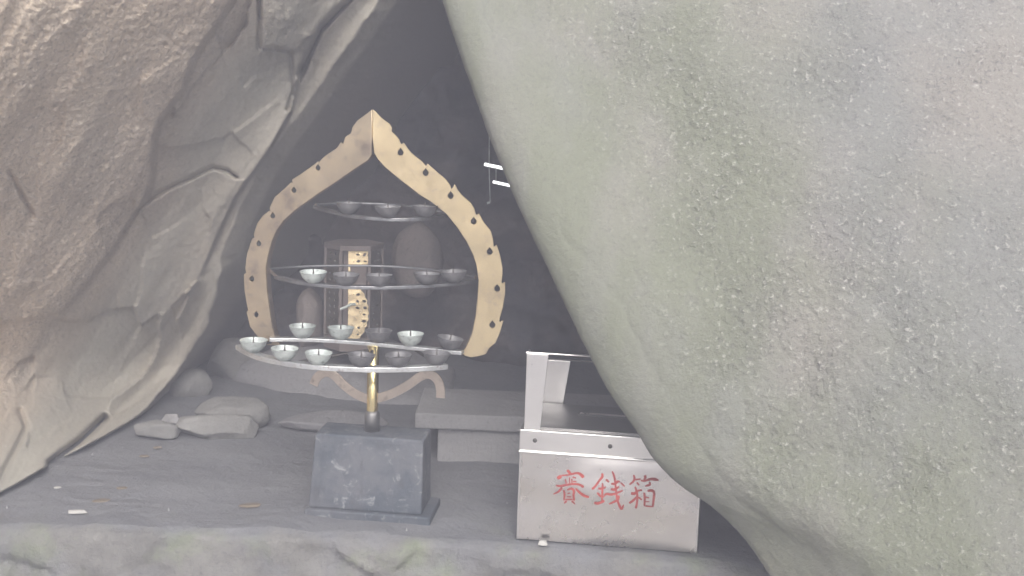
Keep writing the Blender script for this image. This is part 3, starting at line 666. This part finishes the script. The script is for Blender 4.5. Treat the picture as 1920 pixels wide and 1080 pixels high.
for k in range(6):
    a = Vector(hexring(RA, 0)[k]); b = Vector(hexring(RA, 0)[(k + 1) % 6])
    if (a + b).y > 0.05: continue
    e1 = (b - a).normalized() * (-1 if (b - a).x < 0 else 1)
    left = a if (b - a).x > 0 else b
    wd = (b - a).length; e2 = Vector((0, 0, 1)); e3 = e1.cross(e2)
    mx = (a.x + b.x) / 2
    front_p = abs(mx) < RA * 0.35
    u0, u1 = (wd * 0.33, wd * 1.0) if front_p else (wd * 0.06, wd * 0.94)
    z0, z1 = 0.014, HT - 0.014
    outl = [(u0, z0), (u1, z0)] + [(u1 - (0.004 if q % 2 else 0.0), z0 + (z1 - z0) * q / 14) for q in range(1, 14)] + [(u1, z1), (u0, z1)]
    loops = [outl]
    n_r = 13
    for q in range(n_r):
        zc = z0 + (z1 - z0) * (q + 0.6) / (n_r + 0.2)
        cols = (0.42, 0.76) if front_p else (0.3, 0.66)
        for c_ in cols:
            if rl.random() < 0.10: continue
            uc = u0 + (u1 - u0) * c_ + rl.uniform(-0.002, 0.002)
            ra_, rb_ = rl.uniform(0.0038, 0.0062), rl.uniform(0.0032, 0.0056); ph = rl.uniform(0, 3)
            loops.append([(uc + ra_ * math.cos(t) * (1 + 0.35 * math.sin(2 * t + ph)), zc + rb_ * math.sin(t)) for t in [2 * math.pi * j / 9 for j in range(9)]])
    ml = Matrix(((e1.x, e2.x, e3.x, left.x), (e1.y, e2.y, e3.y, left.y), (e1.z, e2.z, e3.z, left.z), (0, 0, 0, 1)))
    if front_p:                               # two gilt leaves, a plain board between them
        zu = PY(680, 497, 1.05).z - LC.z; zd = PY(680, 538, 1.05).z - LC.z
        ins = lambda lp, a_, b_: all(a_ + 0.001 < v < b_ - 0.001 for _, v in lp)
        up = [[(u0, zu), (u1, zu), (u1 - 0.003, (zu + z1) / 2), (u1, z1), (u0, z1)]] + [lp for lp in loops[1:] if ins(lp, zu, z1)]
        dh = zd - z0
        def rt(v): return u0 + (u1 - u0) * (0.35 + 0.65 * math.sin(math.pi * min(1, max(0, (v - z0) / dh * 0.94 + 0.03))) ** 0.6)
        edge = [(rt(z0 + dh * q / 16) - (0.0035 if q % 2 else 0), z0 + dh * q / 16) for q in range(17)]
        lowp = [[(u0, z0)] + edge + [(u0, zd)]] + [lp for lp in loops[1:] if ins(lp, z0, zd) and all(u < rt(v) - 0.0005 for u, v in lp)]
        pu = cut_plate('fretwork_panel', up, 0.0025, M['gold'], lan, ml @ Matrix.Rotation(R(-8.0), 4, 'X') @ Matrix.Translation((0, 0, 0.026)), 0.0004)
        pu['label'] = 'small bright gilt fretwork panel above the middle shelf'
        ml = ml @ Matrix.Rotation(R(-8.0), 4, 'X') @ Matrix.Translation((0, 0, 0.026)); loops = lowp
    pn = cut_plate('fretwork_panel', loops, 0.0025, M['gold'] if front_p else M['gilt_grey'], lan, ml, 0.0004)
    if front_p:
        pn['label'] = 'bright gilt fretwork panel'
        MB().box(wd * 0.26, wd * 0.33, z0, z1, -0.001, 0.002).build('gilt_strip', M['gold'], pn)
        zl = PY(650, 574, 1.03).z - LC.z
        MB().tube([(wd * 0.52, zl + 0.008, 0.010), (wd * 0.34, zl + 0.008, 0.014), (wd * 0.2, zl, 0.016), (wd * -0.02, zl - 0.008, 0.016)], 0.0045, 8).build('latch', M['tin'], pn)
for vx in hexring(RA, 0):
    MB().box(vx[0] - 0.0045, vx[0] + 0.0045, vx[1] - 0.0045, vx[1] + 0.0045, 0.012, HT - 0.012).build('post', M['wood'], lan)

# ------------------------------------------------------------------ offering box
a, b = PZ(970, 1013, 0.0), PZ(1305, 1040, 0.0)
BX = Frame((a + b) / 2, math.atan2(b.y - a.y, b.x - a.x)); HW = (b - a).length / 2
box = tag(empty('offering_box', BX.o, BX.rz), 'sheet steel offering box with red brush lettering, standing at the ledge edge', 'box')
zr = BX.Y(975, 845, 0).z; zl = BX.Y(975, 804, 0).z; zp = BX.Y(980, 662, 0).z
DEP = BX.Z(1025, 756, zl).y
st_ = M['steel']
def bow(x, z):                                # the front sheet bellies out a little
    t = min(1.0, max(0.0, (z - 0.004) / (zr - 0.004)))
    return -0.0075 * (4 * t * (1 - t)) * max(0.0, 1 - (x / HW) ** 4) - 0.0012 * math.sin(9 * x + 14 * t)  * (4 * t * (1 - t))
bd = MB(); nx_, nz_ = 28, 18
fpts = [(-HW + 2 * HW * i_ / nx_, bow(-HW + 2 * HW * i_ / nx_, 0.004 + (zr - 0.004) * k_ / nz_), 0.004 + (zr - 0.004) * k_ / nz_) for k_ in range(nz_ + 1) for i_ in range(nx_ + 1)]
bd.add(fpts, [(k_ * (nx_ + 1) + i_, k_ * (nx_ + 1) + i_ + 1, (k_ + 1) * (nx_ + 1) + i_ + 1, (k_ + 1) * (nx_ + 1) + i_) for k_ in range(nz_) for i_ in range(nx_)], True)
bd.box(-HW, HW, 0.0025, DEP, 0.004, zr + 0.008)
body = bd.build('body', st_, box)
for sx in (-1, 1): MB().tube([(sx * HW, 0.001, 0.004), (sx * HW, 0.001, zr)], 0.0028, 8).build('folded_edge', M['steel_rim'], box)
MB().hexa([(-HW - 0.003, -0.004, zr), (HW + 0.003, -0.004, zr), (HW + 0.003, DEP + 0.004, zr), (-HW - 0.003, DEP + 0.004, zr), (-HW - 0.003, -0.004, zl), (HW + 0.003, -0.004, zl), (HW + 0.003, DEP + 0.004, zl), (-HW - 0.003, DEP + 0.004, zl)]).build('rim_band', M['steel_rim'], box, 0.002)
MB().tube([(-HW - 0.003, -0.005, zr), (HW + 0.003, -0.005, zr)], 0.0035, 8).build('rolled_edge', M['steel_rim'], box)
for rp in ((1003, 826), (1144, 837), (1276, 849)):
    p = BX.Y(*rp, -0.004)
    MB().lathe([(0, 0.003), (0.003, 0.0025), (0.0052, 0.0)], 12, tilt=Matrix.Rotation(R(90), 3, 'X'), c=p).build('rivet', M['iron'], box)
# lid with a slit
ys_ = BX.Z(1100, 779, zl + 0.003).y
x_s0, x_s1 = BX.Z(1083, 778, zl + 0.003).x, HW - (BX.Z(1083, 778, zl + 0.003).x + HW)
li = 0.012
ld = MB()
for (u0, u1, v0, v1) in ((-HW + li, HW - li, li, ys_ - 0.004), (-HW + li, HW - li, ys_ + 0.006, DEP - li), (-HW + li, x_s0, ys_ - 0.004, ys_ + 0.006), (x_s1, HW - li, ys_ - 0.004, ys_ + 0.006)):
    ld.box(u0, u1, v0, v1, zl - 0.001, zl + 0.004)
lid = ld.build('lid', M['steel_dull'], box)
MB().box(x_s0, x_s1, ys_ + 0.006, ys_ + 0.008, zl + 0.004, zl + 0.008).build('slit_lip', st_, lid)
MB().box(x_s0, x_s1, ys_ - 0.004, ys_ + 0.006, zl - 0.004, zl + 0.0005).build('slit', M['dark'], lid)
# corner posts of bent sheet, wider at the top, and the thin top rail
zpb = BX.Y(1045, 675, DEP).z
wt, wb = 42 * 2.78 / F, 31 * 2.78 / F
TH = 0.003
for sx, sy in ((-1, 0), (1, 0), (-1, 1), (1, 1)):
    xe = sx * (HW - 0.006); yf = -0.001 if sy == 0 else DEP - 0.002
    s_in = -sx
    q = MB()
    y0, y1 = (yf, yf + TH) if sy == 0 else (yf - TH, yf)
    zq = zp if sy == 0 else zpb
    wt, wb = (42 * 2.78 / F, 31 * 2.78 / F) if sy == 0 else (BX.Y(1070, 678, DEP).x + HW - 0.006, BX.Y(1056, 752, DEP).x + HW - 0.006)
    q.hexa([(xe, y0, zl), (xe + s_in * wb, y0, zl), (xe + s_in * wb, y1, zl), (xe, y1, zl), (xe, y0, zq), (xe + s_in * wt, y0, zq), (xe + s_in * wt, y1, zq), (xe, y1, zq)])
    d_ = 1 if sy == 0 else -1
    q.hexa([(xe, yf + d_ * TH, zl), (xe + s_in * TH, yf + d_ * TH, zl), (xe + s_in * TH, yf + d_ * 0.035, zl), (xe, yf + d_ * 0.035, zl), (xe, yf + d_ * TH, zq), (xe + s_in * TH, yf + d_ * TH, zq), (xe + s_in * TH, yf + d_ * 0.045, zq), (xe, yf + d_ * 0.045, zq)])
    q.build('corner_post', M['steel_rim'], box, 0.0008)
q = 0.002
MB().tube([(-HW + 0.006, 0.001, zp + q), (HW - 0.006, 0.001, zp + q), (HW - 0.006, DEP - 0.003, zpb + q), (-HW + 0.006, DEP - 0.003, zpb + q), (-HW + 0.006, 0.001, zp + q)], 0.0022, 8).build('top_rail', M['steel_rim'], box)
# lettering 賽銭箱, brushed strokes
STROKES = {
 (1030, 870): [([(400,140),(440,190),(490,240)],50),([(180,330),(230,300),(265,268)],66),([(270,262),(400,255),(500,235),(620,212),(700,240),(770,310)],[26,26,34,36,52,66]),([(360,340),(385,450)],34),([(450,300),(458,440)],26),([(520,300),(605,318)],36),([(505,330),(512,450)],28),([(530,392),(615,392)],28),
   ([(150,480),(250,495),(400,465),(550,448),(680,465),(775,520)],[24,40,40,36,40,46]),([(290,530),(200,620),(85,678)],[40,38,16]),([(590,540),(680,632),(780,702),(895,742)],[26,46,50,40]),([(325,580),(342,680),(330,820)],38),([(400,580),(500,548),(555,600),(545,700),(560,820)],[26,46,42,40,36]),([(410,660),(475,645)],28),([(390,730),(500,732)],26),([(355,800),(530,790)],32),([(390,830),(330,885)],[42,22]),([(505,825),(585,905)],[40,20])],
 (1100, 870): [([(345,215),(350,290),(290,370),(200,490),(120,565)],[34,48,38,38,44]),([(430,350),(505,412)],48),([(360,430),(350,700),(345,830)],36),([(260,550),(330,550),(435,518)],40),([(240,640),(325,735)],46),([(415,690),(372,745)],24),([(170,862),(260,880),(405,818)],[40,52,34]),
   ([(570,170),(610,260),(640,400),(660,600),(690,800),(740,930),(785,1025)],[26,38,34,34,38,44,46]),([(550,440),(620,452),(700,400),(745,410)],44),([(760,420),(860,510)],36),([(540,560),(620,572),(735,508)],44),([(400,700),(450,668),(560,682),(700,640),(812,590)],38),([(722,700),(705,790),(620,842),(505,898)],[38,42,38,22]),([(835,905),(785,1025)],[22,46])],
 (1168, 870): [([(240,250),(258,330),(230,400),(145,468)],[28,40,38,30]),([(262,362),(405,342)],38),([(310,418),(368,485)],40),([(490,260),(502,310),(470,372)],[52,44,30]),([(400,370),(480,388),(620,346),(720,352),(805,376)],[26,34,46,60,26]),([(595,410),(602,470),(495,502)],[30,46,24]),([(270,510),(310,620),(325,760),(310,900),(288,995)],[30,40,38,38,46]),
   ([(180,652),(260,662),(340,602),(435,588)],[50,52,34,34]),([(322,722),(220,822),(140,872)],[34,44,40]),([(345,738),(428,802)],40),([(475,640),(492,760),(482,945)],42),([(550,612),(650,598),(702,650),(690,800),(668,965)],[40,46,44,42,34]),([(500,745),(595,757)],30),([(510,840),(600,840)],24),([(495,935),(665,955)],36)]}
yf = -0.0007
for (ox, oy), sts in STROKES.items():
    q = MB()
    for k_, (pts, wd) in enumerate(sts):
        wv = wd if isinstance(wd, list) else [wd * 0.85] + [wd] * (len(pts) - 2) + [wd * 0.7]
        pp = [BX.Y(ox + u / 12, oy + v / 12, -0.007) for u, v in pts]
        fine, fw = [], []
        for i in range(len(pp) - 1):
            p0, p1, p2, p3 = pp[max(i-1,0)], pp[i], pp[i+1], pp[min(i+2, len(pp)-1)]
            for j in range(5):
                t = j / 5; fine.append(0.5 * ((2*p1) + (p2-p0)*t + (2*p0-5*p1+4*p2-p3)*t*t + (3*p1-p0-3*p2+p3)*t**3)); fw.append(wv[i] + (wv[i+1] - wv[i]) * t)
        fine.append(pp[-1]); fw.append(wv[-1])
        sc = 2.78 / F / 12
        vsx, fs = [], []
        for i, p in enumerate(fine):
            t = (fine[min(i+1, len(fine)-1)] - fine[max(i-1,0)]).normalized(); nrm = Vector((-t.z, 0, t.x))
            e_ = 0.45 if i in (0, len(fine) - 1) else 1.0
            h = fw[i] * sc * 0.66 * e_
            vsx += [Vector((e.x, bow(e.x, e.z) - 0.0008 - 0.00003 * k_, e.z)) for e in (p + nrm * h, p - nrm * h)]
        for i in range(len(fine) - 1): fs.append((2*i, 2*i+1, 2*i+3, 2*i+2))
        q.add(vsx, fs)
    q.build('painted_character', M['red'], box)

# ------------------------------------------------------------------ hanging rack deep in the cave, beside the right boulder
HY = 0.55
hr = tag(empty('tube_lamp', PY(950, 345, HY)), 'pair of bright white lamp tubes hung on thin wires behind the right boulder', 'lamp')
io = hr.location
def hp(px_, py_, y=HY): return PY(px_, py_, y) - io
MB().tube([hp(909, 308), hp(1010, 330, HY + 0.08)], 0.0048, 10).build('tube', M['white'], hr)
MB().tube([hp(925, 341), hp(1020, 362, HY + 0.08)], 0.0042, 10).build('tube', M['white'], hr)
for pts in (((918, 120), (917, 308)), ((1000, 120), (1000, 328)), ((930, 312), (930, 342)), ((917, 312), (919, 378))):
    MB().tube([hp(*p_) for p_ in pts], 0.0013, 6).build('wire', M['tin'], hr)
MB().tube([hp(913, 381), hp(919, 379)], 0.003, 8).build('hook', M['tin'], hr)

# ------------------------------------------------------------------ small litter on the ledge
def chip_obj(name, px_, py_, lx, ly, lz, rz_, mat, label, cat):
    p = PZ(px_, py_, 0.004)
    q = MB(); rr = random.Random(px_)
    pts = []
    for z_ in (0, lz):
        for t in range(7):
            a_ = 2 * math.pi * t / 7; k_ = rr.uniform(0.75, 1.1) * (0.8 if z_ else 1)
            pts.append((lx / 2 * math.cos(a_) * k_, ly / 2 * math.sin(a_) * k_, z_))
    q.add(pts, [tuple(range(7))[::-1], tuple(range(7, 14))] + [(t, (t+1) % 7, 7 + (t+1) % 7, 7 + t) for t in range(7)])
    o = q.build(name, mat); o.location = p; o.rotation_euler = (0, 0, rz_)
    return tag(o, label, cat)
chip_obj('stick', 143, 962, 0.048, 0.010, 0.007, 0.15, M['chip'], 'short pale stick lying on the left of the ledge', 'stick')
chip_obj('pebble', 1018, 1021, 0.024, 0.016, 0.009, 0.0, M['chip'], 'small white pebble in front of the steel box', 'pebble')
for px_, py_, ln, m_, lb in ((108, 916, 0.026, 'chip', 'pale leaf scrap close to the left boulder edge'), (228, 916, 0.03, 'leaf', 'thin dry leaf in the middle of the left ledge'),
                             (270, 856, 0.03, 'leaf', 'dry leaf near the flat stones'), (295, 840, 0.024, 'leaf', 'small dry leaf below the smallest stone chip'), (470, 948, 0.06, 'leaf', 'long dark leaf left of the cement plinth'), (190, 940, 0.05, 'leaf', 'curled brown leaf above the pale stick')):
    chip_obj('dry_leaf' if m_ == 'leaf' else 'scrap', px_, py_, ln, ln * 0.5, 0.004, 0.2, M[m_], lb, 'leaf' if m_ == 'leaf' else 'scrap')
q = MB(); rg = random.Random(9)
for _ in range(30):
    gx, gy = rg.uniform(-1.2, 0.5), rg.uniform(-0.2, 0.7); s_ = rg.uniform(0.0015, 0.0042)
    a_ = rg.uniform(0, 3)
    q.add([(gx + s_ * math.cos(a_ + t), gy + s_ * math.sin(a_ + t), 0.0) for t in (0, 1.6, 3.1, 4.7)] + [(gx, gy, 0.004 + s_)], [(0,1,4),(1,2,4),(2,3,4),(3,0,4)])
tag(q.build('grit', M['slab']), 'scattered stone grit on the ledge', kind='stuff')

# ------------------------------------------------------------------ haze in the air
hz = MB().box(-15, 15, -15, 15, -1.7, 4.6).build('haze', M['chip']); hz.data.materials.clear()
hm = bpy.data.materials.new('haze'); hm.use_nodes = True; ht = hm.node_tree; ht.nodes.clear()
pv = ht.nodes.new('ShaderNodeVolumePrincipled'); pv.inputs['Color'].default_value = (0.825, 0.835, 0.985, 1); pv.inputs['Density'].default_value = HAZE; pv.inputs['Anisotropy'].default_value = 0.0
mo = ht.nodes.new('ShaderNodeOutputMaterial'); ht.links.new(pv.outputs[0], mo.inputs['Volume'])
hm.cycles.homogeneous_volume = True
hz.data.materials.append(hm); tag(hz, 'thin pale haze in the air', kind='stuff')
